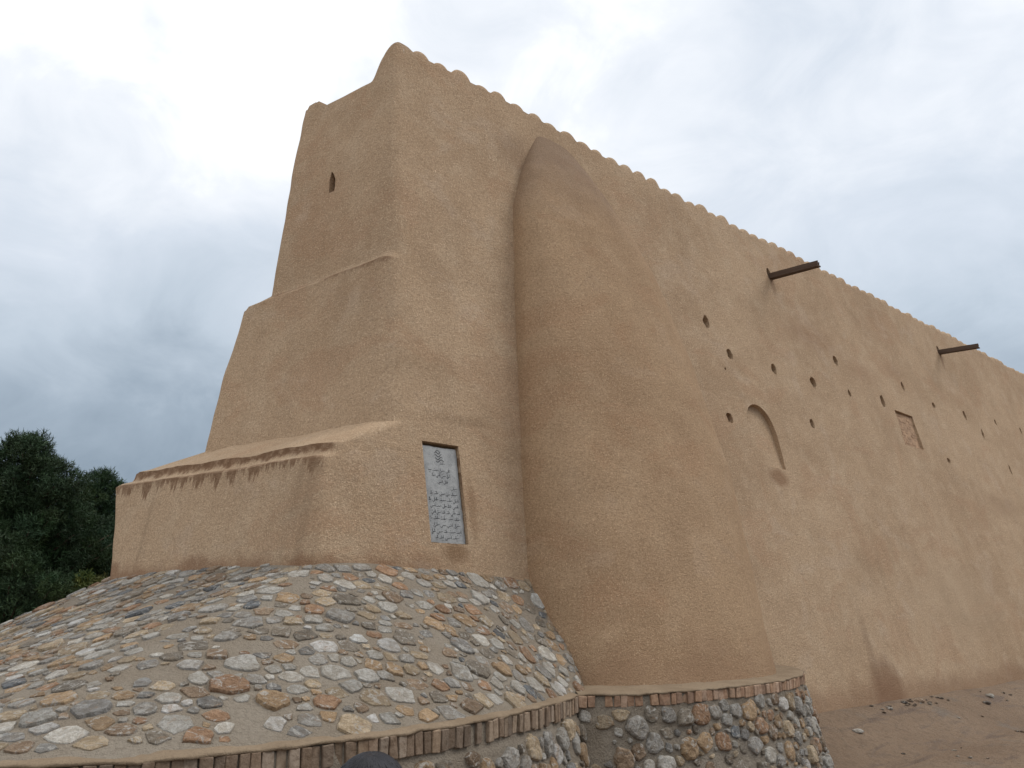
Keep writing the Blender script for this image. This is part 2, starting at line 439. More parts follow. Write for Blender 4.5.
# arched niche, its back tilting out to nothing at lower left
def arch(a0, a1, z0, z1, n=14):
    r = (a1 - a0) / 2; c = (a0 + a1) / 2
    pts = [(a0, z0), (a1, z0)] + [(c + r * math.cos(math.pi * k / n), z1 + r * 1.05 * math.sin(math.pi * k / n)) for k in range(n + 1)]
    return pts
fr, bk = [], []
for a, z in arch(15.50, 16.66, 4.74, 5.58):
    dep = -.03 + .15 * sstep(15.35, 16.6, a) * (.55 + .45 * sstep(4.6, 6., z)) + .15 * sstep(5.2, 6.1, z) * sstep(16.4, 15.6, a)
    fr.append(onwall(a, z, .2)); bk.append(onwall(lerp(a, 16.06, .04), lerp(z, 5.4, .04), -dep))
prism(fr, bk)
def rect(a0, a1, z0, z1, dep):
    q = [(a0, z0), (a1, z0), (a1, z1), (a0, z1)]
    prism([onwall(a, z, .2) for a, z in q], [onwall(a, z, -dep) for a, z in q])
rect(23.53, 24.75, 6.22, 7.23, .10)
rect(6.845, 7.485, 2.72, 4.115, .16)
# arrow slit in the stepped end
nL = Vector((-.983, -.181, .12)).normalized(); tL = Vector((-.181, .983, 0))
pc = Vector((6.55, 3.03, 8.78))
q = [(-.09, -.2), (.05, -.2), (.07, .05), (.05, .22), (-.01, .16), (-.08, .02)]
prism([pc + tL * a + Vector((0, 0, 1)) * b + nL * .35 for a, b in q], [pc + tL * a + Vector((0, 0, 1)) * b - nL * .6 for a, b in q])
cutter = cut.build('cutter', M['plaster'])
bm = bmesh.new(); bm.from_mesh(cutter.data); bmesh.ops.recalc_face_normals(bm, faces=bm.faces); bm.to_mesh(cutter.data); bm.free()
md = wall.modifiers.new('openings', 'BOOLEAN'); md.operation = 'DIFFERENCE'; md.object = cutter; md.solver = 'EXACT'
bpy.context.view_layer.update()
dg = bpy.context.evaluated_depsgraph_get()
me2 = bpy.data.meshes.new_from_object(wall.evaluated_get(dg))
wall.modifiers.clear(); wall.data = me2; me2.name = 'wall'
bpy.data.objects.remove(cutter)
me2.set_sharp_from_angle(angle=R(38))

# scalloped parapet: a copy of one rounded merlon per scallop
def merlon_mesh():
    v, f = [], []
    NA, NZ = 12, 3
    W = .232
    prof = []
    for k in range(NA + 1):
        t = -1 + 2 * k / NA
        prof.append((t * W, -.04 + .285 * (1 - abs(t) ** 2.2) ** .72))
    ys = [(.0, .0), (.0, .70), (.02, .88), (.07, .98), (.13, 1.0), (.22, .94), (.28, .6), (.29, 0.)]
    for y, s in ys:
        for x, h in prof: v.append((x, y + (h * s) * WB * .6, -.10 + (h + .10) * (s if s > 0 else 0)))
    m = NA + 1
    for i in range(len(ys) - 1):
        for k in range(NA): f.append((i * m + k, i * m + k + 1, (i + 1) * m + k + 1, (i + 1) * m + k))
    return v, f
mv, mf = merlon_mesh()
mer0 = None
rnd = random.Random(11)
for k in range(98):
    a = 7.63 + .462 * k
    if a > 55.4: break
    if mer0 is None:
        mer0 = obj('merlon', mv, mf, M['plaster'], None, smooth=True); mer0.parent = fort; mo = mer0
    else:
        mo = mer0.copy(); COL.objects.link(mo); mo.parent = fort
    p = Vector((a + rnd.uniform(-.03, .03), WB * crest(a), crest(a))); tgf = ('f', 9)
    d = relief(Vector((p.x, p.y, p.z)), tgf, 11.0)
    mo.location = p - fort.location + Vector((0, .006 - d, rnd.uniform(-.02, .015)))
    mo.rotation_euler = (0, rnd.uniform(-.06, .06), rnd.uniform(-.04, .04)); mo.scale = (rnd.uniform(.88, 1.08), 1, rnd.uniform(.74, 1.18))

# half-round buttress leaning on the wall
aL = table([(.7, 8.30), (1., 8.36), (2.27, 8.51), (4.21, 8.71), (6.87, 9.07), (8.84, 9.36), (9.6, 9.66), (10.2, 9.96), (10.55, 10.16), (10.9, 10.36)])
HW = table([(.7, 2.62), (.9, 2.60), (4.3, 2.62), (6.3, 2.34), (8.0, 1.98), (8.8, 1.72), (9.6, 1.28), (10.2, .92), (10.55, .68), (10.9, .38)])
PR = table([(.7, 1.55), (.9, 1.52), (4.3, 1.16), (6.3, .97), (8.4, .76), (9.2, .62), (9.8, .46), (10.3, .27), (10.6, .13), (10.9, .0)])
V, F = [], []
zs = [.7 + .09 * i for i in range(114) if .7 + .09 * i < 10.85] + [10.9]
NP = 72
for z in zs:
    l, w, p = aL(z), HW(z), PR(z); m = l + w
    V.append(Vector((l + .05, WB * z + .35, z)))
    for k in range(NP + 1):
        ph = math.pi * (1 - k / NP)
        c, s_ = math.cos(ph), math.sin(ph)
        o = p * (s_ ** (.66 if c < 0 else lerp(.66, 1.7, c ** 1.3)))
        q = Vector((m + w * c, WB * z - o + .0, z))
        d = (.045 * nz(q, 2.6, 21) + .018 * nz(q, .7, 25) + .008 * nz(q, .3, 29)) * sstep(0, .2, o)
        q += Vector((c * .8, -s_, 0)).normalized() * d
        if k in (0, NP): q.y += .12
        V.append(q)
    V.append(Vector((m + w - .05, WB * z + .35, z)))
m = NP + 3
for i in range(len(zs) - 1):
    for k in range(m - 1): F.append((i * m + k, i * m + k + 1, (i + 1) * m + k + 1, (i + 1) * m + k))
    F.append((i * m + m - 1, i * m, (i + 1) * m, (i + 1) * m + m - 1))
F.append(tuple(reversed(range(m)))); F.append(tuple(range((len(zs) - 1) * m, len(zs) * m)))
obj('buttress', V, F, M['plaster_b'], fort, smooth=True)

# blocked window: thin brickwork standing back in its opening
b = MB()
rnd = random.Random(5)
zc = 6.235; row = 0
while zc < 7.2:
    h = min(.075, 7.215 - zc); a = 23.545 - (row % 2) * .1
    while a < 24.72:
        a0, a1 = max(a, 23.54), min(a + .2, 24.74)
        if a1 - a0 > .03:
            b.frame_box(onwall((a0 + a1) / 2, zc + h / 2, -.086 + rnd.uniform(-.006, .008)), AX * ((a1 - a0) / 2 - .004), SL * (h / 2 - .003), NO * .035)
        a += .2
    zc += .08; row += 1
b.frame_box(onwall(24.14, 6.725, -.080), AX * .602, SL * .5, NO * .027)
b.build('blocked_window', M['infill'], fort)
# white cord hanging over the corner crest
b = MB(); b.tube([(7.20, 2.32, 11.28), (7.18, 2.12, 11.27), (7.17, 2.06, 11.18), (7.16, 2.03, 10.95)], .009, 6); b.build('cord', M['wire'], fort)

# ------------------------------------------------------------------ plaque
pq = empty('stone_plaque', onwall(7.165, 2.72, -.05))
tag(pq, 'grey stone plaque carved with dark writing, set into the mud wall beside the corner', 'plaque')
PW, PH = .60, 1.36
def onpl(u, v, out=0.):   # u 0..1 left-right, v 0..1 bottom-top
    return onwall(7.165 + (u - .5) * PW, 2.735, -.038) + SL * (v * PH) + NO * out
b = MB(); nn = 13
# slightly chipped slab: grid front, sides, back
g = []
for j in range(nn + 10):
    for i in range(nn):
        u, v = i / (nn - 1), j / (nn + 9); e = (i in (0, nn - 1) or j in (0, nn + 9))
        du = rnd.uniform(-.008, .008) if e else 0
        g.append(onpl(u + du, v + (rnd.uniform(-.004, .004) if e else 0), .0 if not e else -.004))
f = [(j * nn + i, j * nn + i + 1, (j + 1) * nn + i + 1, (j + 1) * nn + i) for j in range(nn + 9) for i in range(nn - 1)]
loop = [i for i in range(nn)] + [j * nn + nn - 1 for j in range(1, nn + 10)] + [(nn + 9) * nn + i for i in range(nn - 2, -1, -1)] + [j * nn for j in range(nn + 8, 0, -1)]
n0 = len(g); g += [g[i] - NO * .08 for i in loop]; L = len(loop)
f += [(loop[(k + 1) % L], loop[k], n0 + k, n0 + (k + 1) % L) for k in range(L)]
f.append(tuple(reversed(range(n0, n0 + L))))
b.add(g, f); slab = b.build('slab', M['slab'], pq)
ins_mb = MB(); rnd = random.Random(19)
def stroke(pts, w):
    """flat inked ribbon standing 2 mm proud of the slab"""
    P = [Vector(p) for p in pts]; v = []; f = []
    for i, p in enumerate(P):
        d = (P[min(i + 1, len(P) - 1)] - P[max(i - 1, 0)]).normalized(); nrm = Vector((-d.y, d.x))
        ww = w * (.45 + .55 * math.sin(math.pi * (i + .5) / len(P)))
        for s_ in (1, -1):
            q = p + nrm * ww * s_ * .5; v.append(onpl(q.x / PW, q.y / PH, .0025))
    for i in range(len(P) - 1): f.append((2 * i, 2 * i + 1, 2 * i + 3, 2 * i + 2))
    ins_mb.add(v, f)
def word(x, y, L, s):
    """one cursive word read right to left: joined base line with teeth, a bowl and dots"""
    pts = []; n = 14; bowl = rnd.random() < .45
    for k in range(n):
        t = k / (n - 1)
        yy = .35 * s * abs(math.sin(t * rnd.choice((5, 7, 8)) + rnd.random())) * (1 - t * .4) + .25 * s * (1 - t)
        if bowl and t > .6: yy -= s * .75 * math.sin((t - .6) / .4 * math.pi)
        pts.append((x - t * L, y + yy))
    stroke(pts, s * .24)
    for _ in range(rnd.choice((0, 1, 1, 2))):
        hx = x - rnd.uniform(.0, .8) * L; stroke([(hx, y + .1 * s), (hx - .1 * s, y + s * .9), (hx - .04 * s, y + s * 1.5)], s * .22)
    for _ in range(rnd.choice((1, 2, 3))):
        dx = x - rnd.uniform(.1, .9) * L; dy = y + rnd.choice((-.7, 1.05)) * s
        stroke([(dx, dy), (dx - .1 * s, dy + .08 * s), (dx - .22 * s, dy)], s * .26)
def line(y, x1, x0, s):
    x = x1
    while x > x0 + .03:
        L = min(rnd.uniform(.055, .12), x - x0); word(x, y, L, s); x -= L + rnd.uniform(.008, .02)
# emblem of stacked flourishes at the top
for k, (xx, yy, L) in enumerate(((.26, 1.265, .10), (.27, 1.225, .12), (.275, 1.185, .13), (.29, 1.15, .14))):
    stroke([(xx - L / 2 + L * t / 8, yy + .018 * math.sin(t * .9 + k) + .012 * (t / 8)) for t in range(9)], .013)
stroke([(.23, 1.29), (.25, 1.31), (.28, 1.305), (.30, 1.285)], .010)
line(1.105, .37, .24, .026)
ins_mb.build('emblem', M['carved'], slab); ins_mb = MB()
line(1.00, .46, .07, .032); line(.925, .45, .13, .034); line(.835, .40, .17, .032)
line(.755, .55, .41, .026)
for yy in (.665, .575, .49, .40, .315, .225, .135): line(yy, rnd.uniform(.52, .56), rnd.uniform(.03, .07), .034)
line(.055, .49, .09, .032)
ins_mb.build('inscription', M['carved'], slab)

# ------------------------------------------------------------------ stone plinth: sloped apron, brick course, rubble footing
ZR = .90
left_pts = [(4.2, 9.6), (2.6, 8.9), (1.9, 7.6), (1.35, 6.), (1.05, 4.), (.92, 2.5), (.88, 1.), (.93, -.3), (1.15, -1.25), (1.62, -1.86), (2.42, -2.2), (3.52, -2.34), (4.97, -2.26), (6.4, -1.83), (7.3, -1.42), (7.86, -1.12)]
right_pts = [(7.86, -1.12), (8.4, -1.47), (9.3, -1.69), (10.6, -1.75), (11.8, -1.60), (12.7, -1.30), (13.4, -.93), (14.0, -.45), (14.35, .1), (14.5, .6)]
ringL = catmull(left_pts); ringR = catmull(right_pts)
plinth = empty('stone_plinth', (6.0, -1.2, -.5))
tag(plinth, 'rubble stone plinth with sloping apron and brick band beneath the mud wall', 'plinth')
def normals(P):
    out = []
    for i in range(len(P)):
        d = (P[min(i + 1, len(P) - 1)] - P[max(i - 1, 0)]).normalized(); out.append(Vector((d.y, -d.x)))
    return out
nL_, nR_ = normals(ringL), normals(ringR)

# apron: ruled between the fort's foot and the ring
Tkey = [(4.2, 9.6, 5.6, 5.5), (2.6, 8.9, 5.2, 5.4), (1.9, 7.6, 4.7, 5.3), (1.35, 6., 4.4, 5.05), (1.05, 4., 4.42, 4.4), (.92, 2.5, 4.6, 3.4), (.88, 1., 4.8, 2.4), (.93, -.3, 4.95, 1.5), (1.15, -1.25, 5.03, 1.0),
        (1.62, -1.86, 5.1, .72), (2.42, -2.2, 5.14, .55), (3.52, -2.34, 5.2, .47), (4.97, -2.26, 5.75, .46), (6.4, -1.83, 7.0, .45), (7.3, -1.42, 8.1, .44), (7.86, -1.12, 8.8, .44)]
def tmap(p):
    """foot-of-wall partner of a ring point, by position along the key list"""
    best = None
    for i in range(len(Tkey) - 1):
        a_ = Vector(Tkey[i][:2]); b_ = Vector(Tkey[i + 1][:2]); ab = b_ - a_
        t = clamp((p - a_).dot(ab) / ab.length_squared); dd = (a_ + ab * t - p).length
        if best is None or dd < best[0] - 1e-6: best = (dd, i, t)
    _, i, t = best
    return Vector((lerp(Tkey[i][2], Tkey[i + 1][2], t), lerp(Tkey[i][3], Tkey[i + 1][3], t)))
apr_ring = [p - n * .10 for p, n in zip(ringL, nL_)]
apr_top = [tmap(p) for p in ringL]
for _ in range(10):   # smooth the mapping
    apr_top = [apr_top[0]] + [(apr_top[i - 1] + apr_top[i] * 2 + apr_top[i + 1]) / 4 for i in range(1, len(apr_top) - 1)] + [apr_top[-1]]
apr_ring += [Vector((8.05, -.98)), Vector((8.3, -.75)), Vector((8.7, -.5))]; apr_top += [Vector((9.0, .44)), Vector((9.25, .44)), Vector((9.6, .44))]
NU = len(apr_ring)
def apron(u, w):
    """u index along the ring (float), w 0 ring .. 1 wall foot"""
    i = min(int(u), NU - 2); t = u - i
    r = apr_ring[i].lerp(apr_ring[i + 1], t); q = apr_top[i].lerp(apr_top[i + 1], t)
    zt = lerp(2.40, 2.28, sstep(6., 8.6, q.x)) - .06 * sstep(2.5, 5., q.y)
    bul = lerp(-.035, .02, sstep(4.9, 5.4, q.x)); bul = lerp(bul, -.10, sstep(7., 8.6, q.x))
    p = r.lerp(q, w); zz = ZR + (zt - ZR) * (w + bul * math.sin(math.pi * clamp(w)))
    v = Vector((p.x, p.y, zz))
    return v + Vector((0, 0, .025 * nz(v, .8, 31) + .010 * nz(v, .25, 33)))
WS = [-.025, -.012, 0.] + [1.085 * k / 33 for k in range(1, 34)]
V = [apron(u, w) for u in range(NU) for w in WS]
m = len(WS)
F = [(i * m + k, (i + 1) * m + k, (i + 1) * m + k + 1, i * m + k + 1) for i in range(NU - 1) for k in range(m - 1)]
obj('mortar_apron', V, F, M['mortar'], plinth, smooth=True)

# coping: a mortar lip over the bricks, on both rings
def sweep(P, Ns, prof, name, mat, wob=.0, smooth=True, parent=plinth):
    V, F = [], []; m = len(prof)
    for p, n in zip(P, Ns):
        for o, z in prof:
            q = Vector((p.x + n.x * o, p.y + n.y * o, z))
            if wob: q += Vector((n.x, n.y, 0)) * (wob * nz(q, .22, 41) + wob * .5 * nz(q, .08, 47)) + Vector((0, 0, wob * .5 * nz(q, .3, 44) + wob * .35 * nz(q, .1, 48)))
            V.append(q)
    for i in range(len(P) - 1):
        for k in range(m - 1): F.append((i * m + k, i * m + k + 1, (i + 1) * m + k + 1, (i + 1) * m + k))
    return V, F
lp = [(-.22, .905), (-.12, .908), (-.06, .905), (-.015, .898), (.006, .892), (.016, .884), (.014, .866), (-.05, .86)]
rp = [(-.85, .92), (-.5, .915), (-.3, .908), (-.1, .905), (-.05, .903), (-.01, .898), (.006, .892), (.016, .884), (.014, .866), (-.05, .86)]
mb = MB()
v, f = sweep(ringL, nL_, lp, '', None, .03); mb.add(v, f)
v, f = sweep(ringR, nR_, rp, '', None, .03); mb.add(v, f)
mb.build('coping', M['coping'], plinth, smooth=True)

# bricks on edge
brk = MB(); rnd = random.Random(23)
pal_b = [(.33, .24, .17), (.29, .208, .145), (.36, .275, .20), (.26, .19, .135), (.33, .24, .165), (.23, .175, .13), (.38, .30, .23)]
for P, Ns, pink in ((ringL, nL_, 0), (ringR, nR_, 1)):
    bh = .13 if pink else .18
    acc = 0; nxt = .05; wid = .085
    for i in range(len(P) - 1):
        seg = (P[i + 1] - P[i]); L = seg.length
        while acc + L > nxt:
            t = (nxt - acc) / L; p = P[i].lerp(P[i + 1], t); n = Ns[i]; d = seg.normalized()
            wid = rnd.uniform(.072, .10) if not pink else rnd.uniform(.075, .115)
            c = list(rnd.choice(pal_b))
            if pink: c = [c[0] * 1.18 + .03, c[1] * 1.06 + .015, c[2] * 1.0 + .01]
            elif rnd.random() < .35: c = [v * .8 for v in c]
            zt, zb = .868, .868 - bh * rnd.uniform(.93, 1.07)
            pr = rnd.uniform(-.012, .014) - (.03 if rnd.random() < .06 else 0)
            tl = rnd.uniform(-.05, .05)
            D3 = Vector((d.x, d.y, tl)).normalized(); N3 = Vector((n.x, n.y, 0))
            brk.frame_box(Vector((p.x, p.y, (zt + zb) / 2)) + N3 * (pr - .06), D3 * (wid / 2), N3 * .075, Vector((-d.x * tl, -d.y * tl, 1)) * ((zt - zb) / 2), tuple(c), .006)
            nxt += wid + rnd.uniform(.006, .018)
        acc += L
bo = brk.build('brick_course', M['brick'], plinth, col=True)
bv = bo.modifiers.new('worn_edges', 'BEVEL'); bv.width = .007; bv.segments = 2

# footing below the bricks (flares outward) and mortar behind the bricks
fp = [(-.10, .87), (-.022, .85), (-.022, .665), (.0, .635), (.02, .6), (.06, .4), (.13, .1), (.22, -.25), (.32, -.6), (.42, -1.0), (.52, -1.4)]
mb = MB()
FP = [(lerp(a_[0], b_[0], k / 4), lerp(a_[1], b_[1], k / 4)) for a_, b_ in zip(fp[3:], fp[4:]) for k in range(4)] + [fp[-1]]
FP = fp[:3] + FP
FPR = [(-.10, .87), (-.010, .86), (-.010, .745), (.0, .72)] + FP[3:]
FP[1:3] = [(-.012, .86), (-.012, .68)]
for P, Ns, prof in ((ringL, nL_, FP), (ringR, nR_, FPR)):
    v, f = sweep(P, Ns, prof, '', None, .018); mb.add(v, f)
mb.build('mortar_footing', M['mortar'], plinth, smooth=True)

# stones
pal = [((.47, .45, .41), 5), ((.37, .35, .32), 5), ((.57, .54, .485), 5), ((.44, .31, .19), 5), ((.40, .25, .155), 3), ((.49, .39, .27), 5), ((.29, .28, .265), 3), ((.17, .18, .19), 1), ((.33, .24, .165), 4), ((.62, .60, .57), 2), ((.27, .235, .19), 4)]
pal = [c for c, k in pal for _ in range(k)]
def stone(mb, p, n, poly, h, rnd, rounded):
    """poly: list of 2-D points in the tangent frame; knobbly rock rising h above the face"""
    t1 = Vector((n.y, -n.x, 0)).normalized(); t2 = n.cross(t1)
    # resample the outline
    pts = []
    for i in range(len(poly)):
        a_, b_ = poly[i], poly[(i + 1) % len(poly)]; k = max(1, int((b_ - a_).length / .045))
        for q in range(k): pts.append(a_.lerp(b_, q / k))
    c = sum(pts, Vector((0, 0))) / len(pts)
    # ease the corners and roughen
    pts = [(pts[i - 1] + pts[i] * (4 if rounded else 18) + pts[(i + 1) % len(pts)]) / (6 if rounded else 20) for i in range(len(pts))]
    sz = sum((q - c).length for q in pts) / len(pts)
    sd = rnd.uniform(0, 50); pts = [q + (q - c) * (rnd.uniform(-.06, .06) + (.22 if rounded else .15) * noise.noise(Vector((q.x / sz * .9 + sd, q.y / sz * .9, sd)))) for q in pts]
    N = len(pts)
    if N < 5: return
    tint = rnd.choice(pal); k = rnd.uniform(.84, 1.34); tint = tuple(min(.75, v * k) for v in tint)
    tx, ty = rnd.uniform(-.35, .35), rnd.uniform(-.35, .35)
    lay = [(1.04, -.05), (1.02, .25 * h), (.95, .72 * h), (.78, .97 * h), (.40, 1.03 * h)] if rounded else [(1.03, -.05), (1.0, .35 * h), (.96, .88 * h), (.80, 1.0 * h), (.40, 1.0 * h)]
    v, f = [], []
    for s_, hh in lay:
        for q in pts:
            e = c + (q - c) * s_
            hz = hh
            if hh > 0: hz = hh + (e - c).dot(Vector((tx, ty))) * h / max(sz, .04) * .5 + rnd.uniform(-.10, .10) * h
            v.append(p + t1 * e.x + t2 * e.y + n * hz)
    v.append(p + t1 * c.x + t2 * c.y + n * h * rnd.uniform(.9, 1.15))
    for i in range(len(lay) - 1):
        for j in range(N): f.append((i * N + j, i * N + (j + 1) % N, (i + 1) * N + (j + 1) % N, (i + 1) * N + j))
    b_ = (len(lay) - 1) * N
    for j in range(N): f.append((b_ + j, b_ + (j + 1) % N, len(v) - 1))
    mb.add(v, f, tint)
def clip(poly, m, d):
    """keep the side of the line through m facing away from d"""
    out = []
    for i in range(len(poly)):
        a_, b_ = poly[i], poly[(i + 1) % len(poly)]; da, db = (a_ - m).dot(d), (b_ - m).dot(d)
        if da <= 0: out.append(a_)
        if (da < 0) != (db < 0) and abs(da - db) > 1e-9: out.append(a_.lerp(b_, da / (da - db)))
    return out
def pack(sites, name, rounded, hmin, hmax, gap, seed, keep):
    rnd = random.Random(seed); mb = MB()
    kd = kdtree.KDTree(len(sites))
    for i, s_ in enumerate(sites): kd.insert(s_[0], i)
    kd.balance()
    for i, (p, n, r) in enumerate(sites):
        if rnd.random() > keep: continue
        t1 = Vector((n.y, -n.x, 0)).normalized(); t2 = n.cross(t1)
        w = r * (1.12 if rounded else 1.24); asp = rnd.uniform(.95, 1.6); nk = rnd.choice((5, 6, 7) if rounded else (4, 4, 5, 5, 6)); ro = rnd.uniform(0, 6.28)
        poly = [Vector((w * asp * math.cos(2 * math.pi * k / nk + ro) * rnd.uniform(.8, 1.2), w / asp ** .5 * math.sin(2 * math.pi * k / nk + ro) * rnd.uniform(.8, 1.2))) for k in range(nk)]
        for q, j, dist in kd.find_n(p, 14):
            if j == i: continue
            d3 = q - p; d = Vector((d3.dot(t1), d3.dot(t2)))
            if d.length < 1e-4: continue
            f_ = r / (r + sites[j][2]); poly = clip(poly, d * f_ - d.normalized() * gap * rnd.uniform(.3, 1.2), d)
            if len(poly) < 3: break
        if len(poly) < 3: continue
        stone(mb, p, n, poly, rnd.uniform(hmin, hmax) * clamp(r / .13, .6, 1.25), rnd, rounded)
    return mb.build(name, M['rock'], plinth, col=True)
def dart(sample, radii, tries, seed):
    """big stones first, then smaller ones between them"""
    rnd = random.Random(seed); out = []; cell = {}
    def near(p, r):
        k = tuple(int(math.floor(c / .4)) for c in p)
        for dx in (-1, 0, 1):
            for dy in (-1, 0, 1):
                for dz in (-1, 0, 1):
                    for q, rq in cell.get((k[0] + dx, k[1] + dy, k[2] + dz), ()):
                        if (q - p).length < (r + rq) * .92: return True
        return False
    for (r0, r1), n in zip(radii, tries):
        for _ in range(n):
            s_ = sample(rnd)
            if s_ is None: continue
            p, nn = s_; r = rnd.uniform(r0, r1)
            if near(p, r): continue
            cell.setdefault(tuple(int(math.floor(c / .4)) for c in p), []).append((p, r)); out.append((p, nn, r))
    return out
def samp_apron(rnd):
    u = rnd.uniform(40, NU - 1.6); w = 1 - math.sqrt(rnd.uniform(0.0, 1.)) if u < 0 else rnd.uniform(.035, .985)
    i = int(u); L = apr_ring[i].lerp(apr_top[i], w) - apr_ring[i + 1].lerp(apr_top[i + 1], w)
    if rnd.random() > L.length / .062: return None
    p = apron(u, w); a_ = apron(u + .5, w) - apron(u - .5, w); b_ = apron(u, w + .03) - apron(u, w - .03)
    nn = a_.cross(b_).normalized()
    if nn.z < 0: nn = -nn
    return p, nn
sites = dart(samp_apron, [(.12, .155), (.085, .112), (.06, .082), (.038, .052)], [260, 6000, 20000, 12000], 5)
print('apron stones', len(sites))
pack(sites, 'apron_stones', False, .008, .032, .020, 6, .92)
segs = [(ringL, nL_, i) for i in range(40, len(ringL) - 1)] + [(ringR, nR_, i) for i in range(1, len(ringR) - 1)]
foff = table([(b_, a_) for a_, b_ in reversed(fp[3:])])
def samp_foot(rnd):
    P, Ns, i = rnd.choice(segs); t = rnd.random(); p = P[i].lerp(P[i + 1], t); n = Ns[i].lerp(Ns[i + 1], t).normalized()
    z = rnd.uniform(-.95, .57 if P is ringL else .66); o = foff(z)
    sl = (foff(z - .05) - foff(z + .05)) / .1
    nn = Vector((n.x, n.y, sl)).normalized()
    return Vector((p.x + n.x * o, p.y + n.y * o, z)), nn
sites = dart(samp_foot, [(.12, .155), (.085, .12), (.055, .08), (.035, .05)], [700, 6000, 12000, 5000], 9)
print('footing stones', len(sites))
pack(sites, 'footing_stones', True, .035, .070, .020, 10, .95)

# ------------------------------------------------------------------ wooden drain spouts
def spout(a, z, Ylen, dz, label, da=0.):
    root = empty('drain_spout', (a, WB * z, z))
    tag(root, label, 'drain spout', 'wooden drain spouts high on the wall')
    p0 = Vector((a, WB * z + .35, z - .35 / Ylen * dz)); p1 = Vector((a + da, WB * z - Ylen, z + dz))
    d = (p1 - p0).normalized(); s_ = d.cross(Vector((0, 0, 1))).normalized(); u = s_.cross(d); h = (p1 - p0).length / 2; c = (p0 + p1) / 2
    b = MB(); b.frame_box(c, d * h, s_ * .085, u * .016, None, .004); b.build('bottom_board', M['wood'], root)
    for k, e in ((-1, .0), (1, .035)):
        b = MB(); b.frame_box(c + s_ * (.069 * k) + u * (.066 + .003) + d * (e - .02), d * (h - .01), s_ * .017, u * .05, None, .005); b.build('side_board', M['wood'], root)
    return root
SP = []
SP.append(spout(18.40, 9.93, 1.30, -.05, 'longer looking dark wooden drain spout nearer the fortress corner, under the scalloped parapet'))
SP.append(spout(28.96, 10.10, 1.22, -.06, 'dark wooden drain spout farther along the wall, away from the corner and smaller in view'))

# ------------------------------------------------------------------ ground
def gz(x, y):
    d = -y
    dip = sstep(-.1, 1.9, d) * (1 - sstep(3.6, 6.2, d) * .86)
    base = -.56 * dip
    near = clamp(1 - max(0, math.hypot(x - 12, y) - 45) / 60)
    return base * near + (.035 * nz((x, y, 0), 2.2, 51) + .014 * nz((x, y, 0), .5, 53)) * near
xs = [-900, -400, -150, -70, -35]; x = -20.
while x < 60: xs.append(x); x += .25 if 10 < x < 34 else .8
xs += [62, 75, 110, 200, 450, 900]
ys = [-900, -400, -150, -70, -35]; y = -16.
while y < 3: ys.append(y); y += .16 if y > -5 else .5
ys += [4, 6, 9, 14, 20, 28, 40, 60, 110, 220, 450, 900]
V = [Vector((x, y, gz(x, y))) for x in xs for y in ys]; m = len(ys)
F = [(i * m + k, (i + 1) * m + k, (i + 1) * m + k + 1, i * m + k + 1) for i in range(len(xs) - 1) for k in range(m - 1)]
tag(obj('ground', V, F, M['ground'], smooth=True), kind='structure')

def rock(name, x, y, s, tint, rnd, label):
    bmx = bmesh.new(); bmesh.ops.create_icosphere(bmx, subdivisions=2, radius=1)
    sx, sy, sz = s * rnd.uniform(.9, 1.4), s * rnd.uniform(.7, 1.), s * rnd.uniform(.4, .65); rz = rnd.uniform(0, 3)
    mt = Matrix.Rotation(rz, 3, 'Z')
    g = gz(x, y); v = []
    for q in bmx.verts:
        k = 1 + .35 * noise.noise(q.co * 1.3 + Vector((x * 3, y * 5, 0))) + .15 * noise.noise(q.co * 3.5 + Vector((x, y, 7)))
        p = mt @ Vector((q.co.x * sx * k, q.co.y * sy * k, q.co.z * sz * k)); v.append(p + Vector((x, y, g + sz * .45)))
    f = [tuple(a.index for a in q.verts) for q in bmx.faces]; bmx.free()
    o = obj(name, v, f, M['rock'], None, False, [tint] * len(v), origin=(x, y, g))
    tag(o, label, 'stone', 'loose stones on the bare earth'); return o
rnd = random.Random(77)
rock('loose_stone', 15.35, -.80, .085, (.6, .57, .52), rnd, 'pale rounded stone lying on the earth just right of the plinth edge')
rock('loose_stone', 22.4, -.55, .10, (.5, .47, .42), rnd, 'pale flat stone near the wall foot toward the right of the picture')
rock('loose_stone', 21.6, -.75, .09, (.16, .13, .11), rnd, 'small dark stone in front of the pale flat stone by the wall foot')
rock('loose_stone', 19.2, -.28, .11, (.44, .33, .24), rnd, 'tan stone at the foot of the wall beside the dark stain')
rock('loose_stone', 18.6, -.22, .07, (.14, .12, .11), rnd, 'small blackened stone directly under the dark stain on the wall')
for k in range(18):
    clod = rnd.uniform(15.2, 25), -rnd.uniform(.2, 3.0) ** 1.0
    c_ = gz(*clod); rock('earth_clod', clod[0], clod[1], rnd.uniform(.02, .05), rnd.choice([(.10, .066, .044), (.13, .085, .055), (.16, .11, .075), (.085, .06, .045)]), rnd, 'small dark clod of earth lying on the bare ground right of the plinth')['group'] = 'dark clods of earth on the ground'
for k in range(34):
    if k < 22: x, y = rnd.uniform(17.2, 20.5), rnd.uniform(-.45, -.08)
    else: x, y = rnd.uniform(15.5, 27), rnd.uniform(-2.2, -.15)
    rock('pebble', x, y, rnd.uniform(.022, .05), rnd.choice([(.2, .15, .11), (.42, .38, .33), (.13, .1, .08)]), rnd, 'tiny stone chip scattered on the earth along the wall foot')['group'] = 'tiny stone chips along the wall foot'

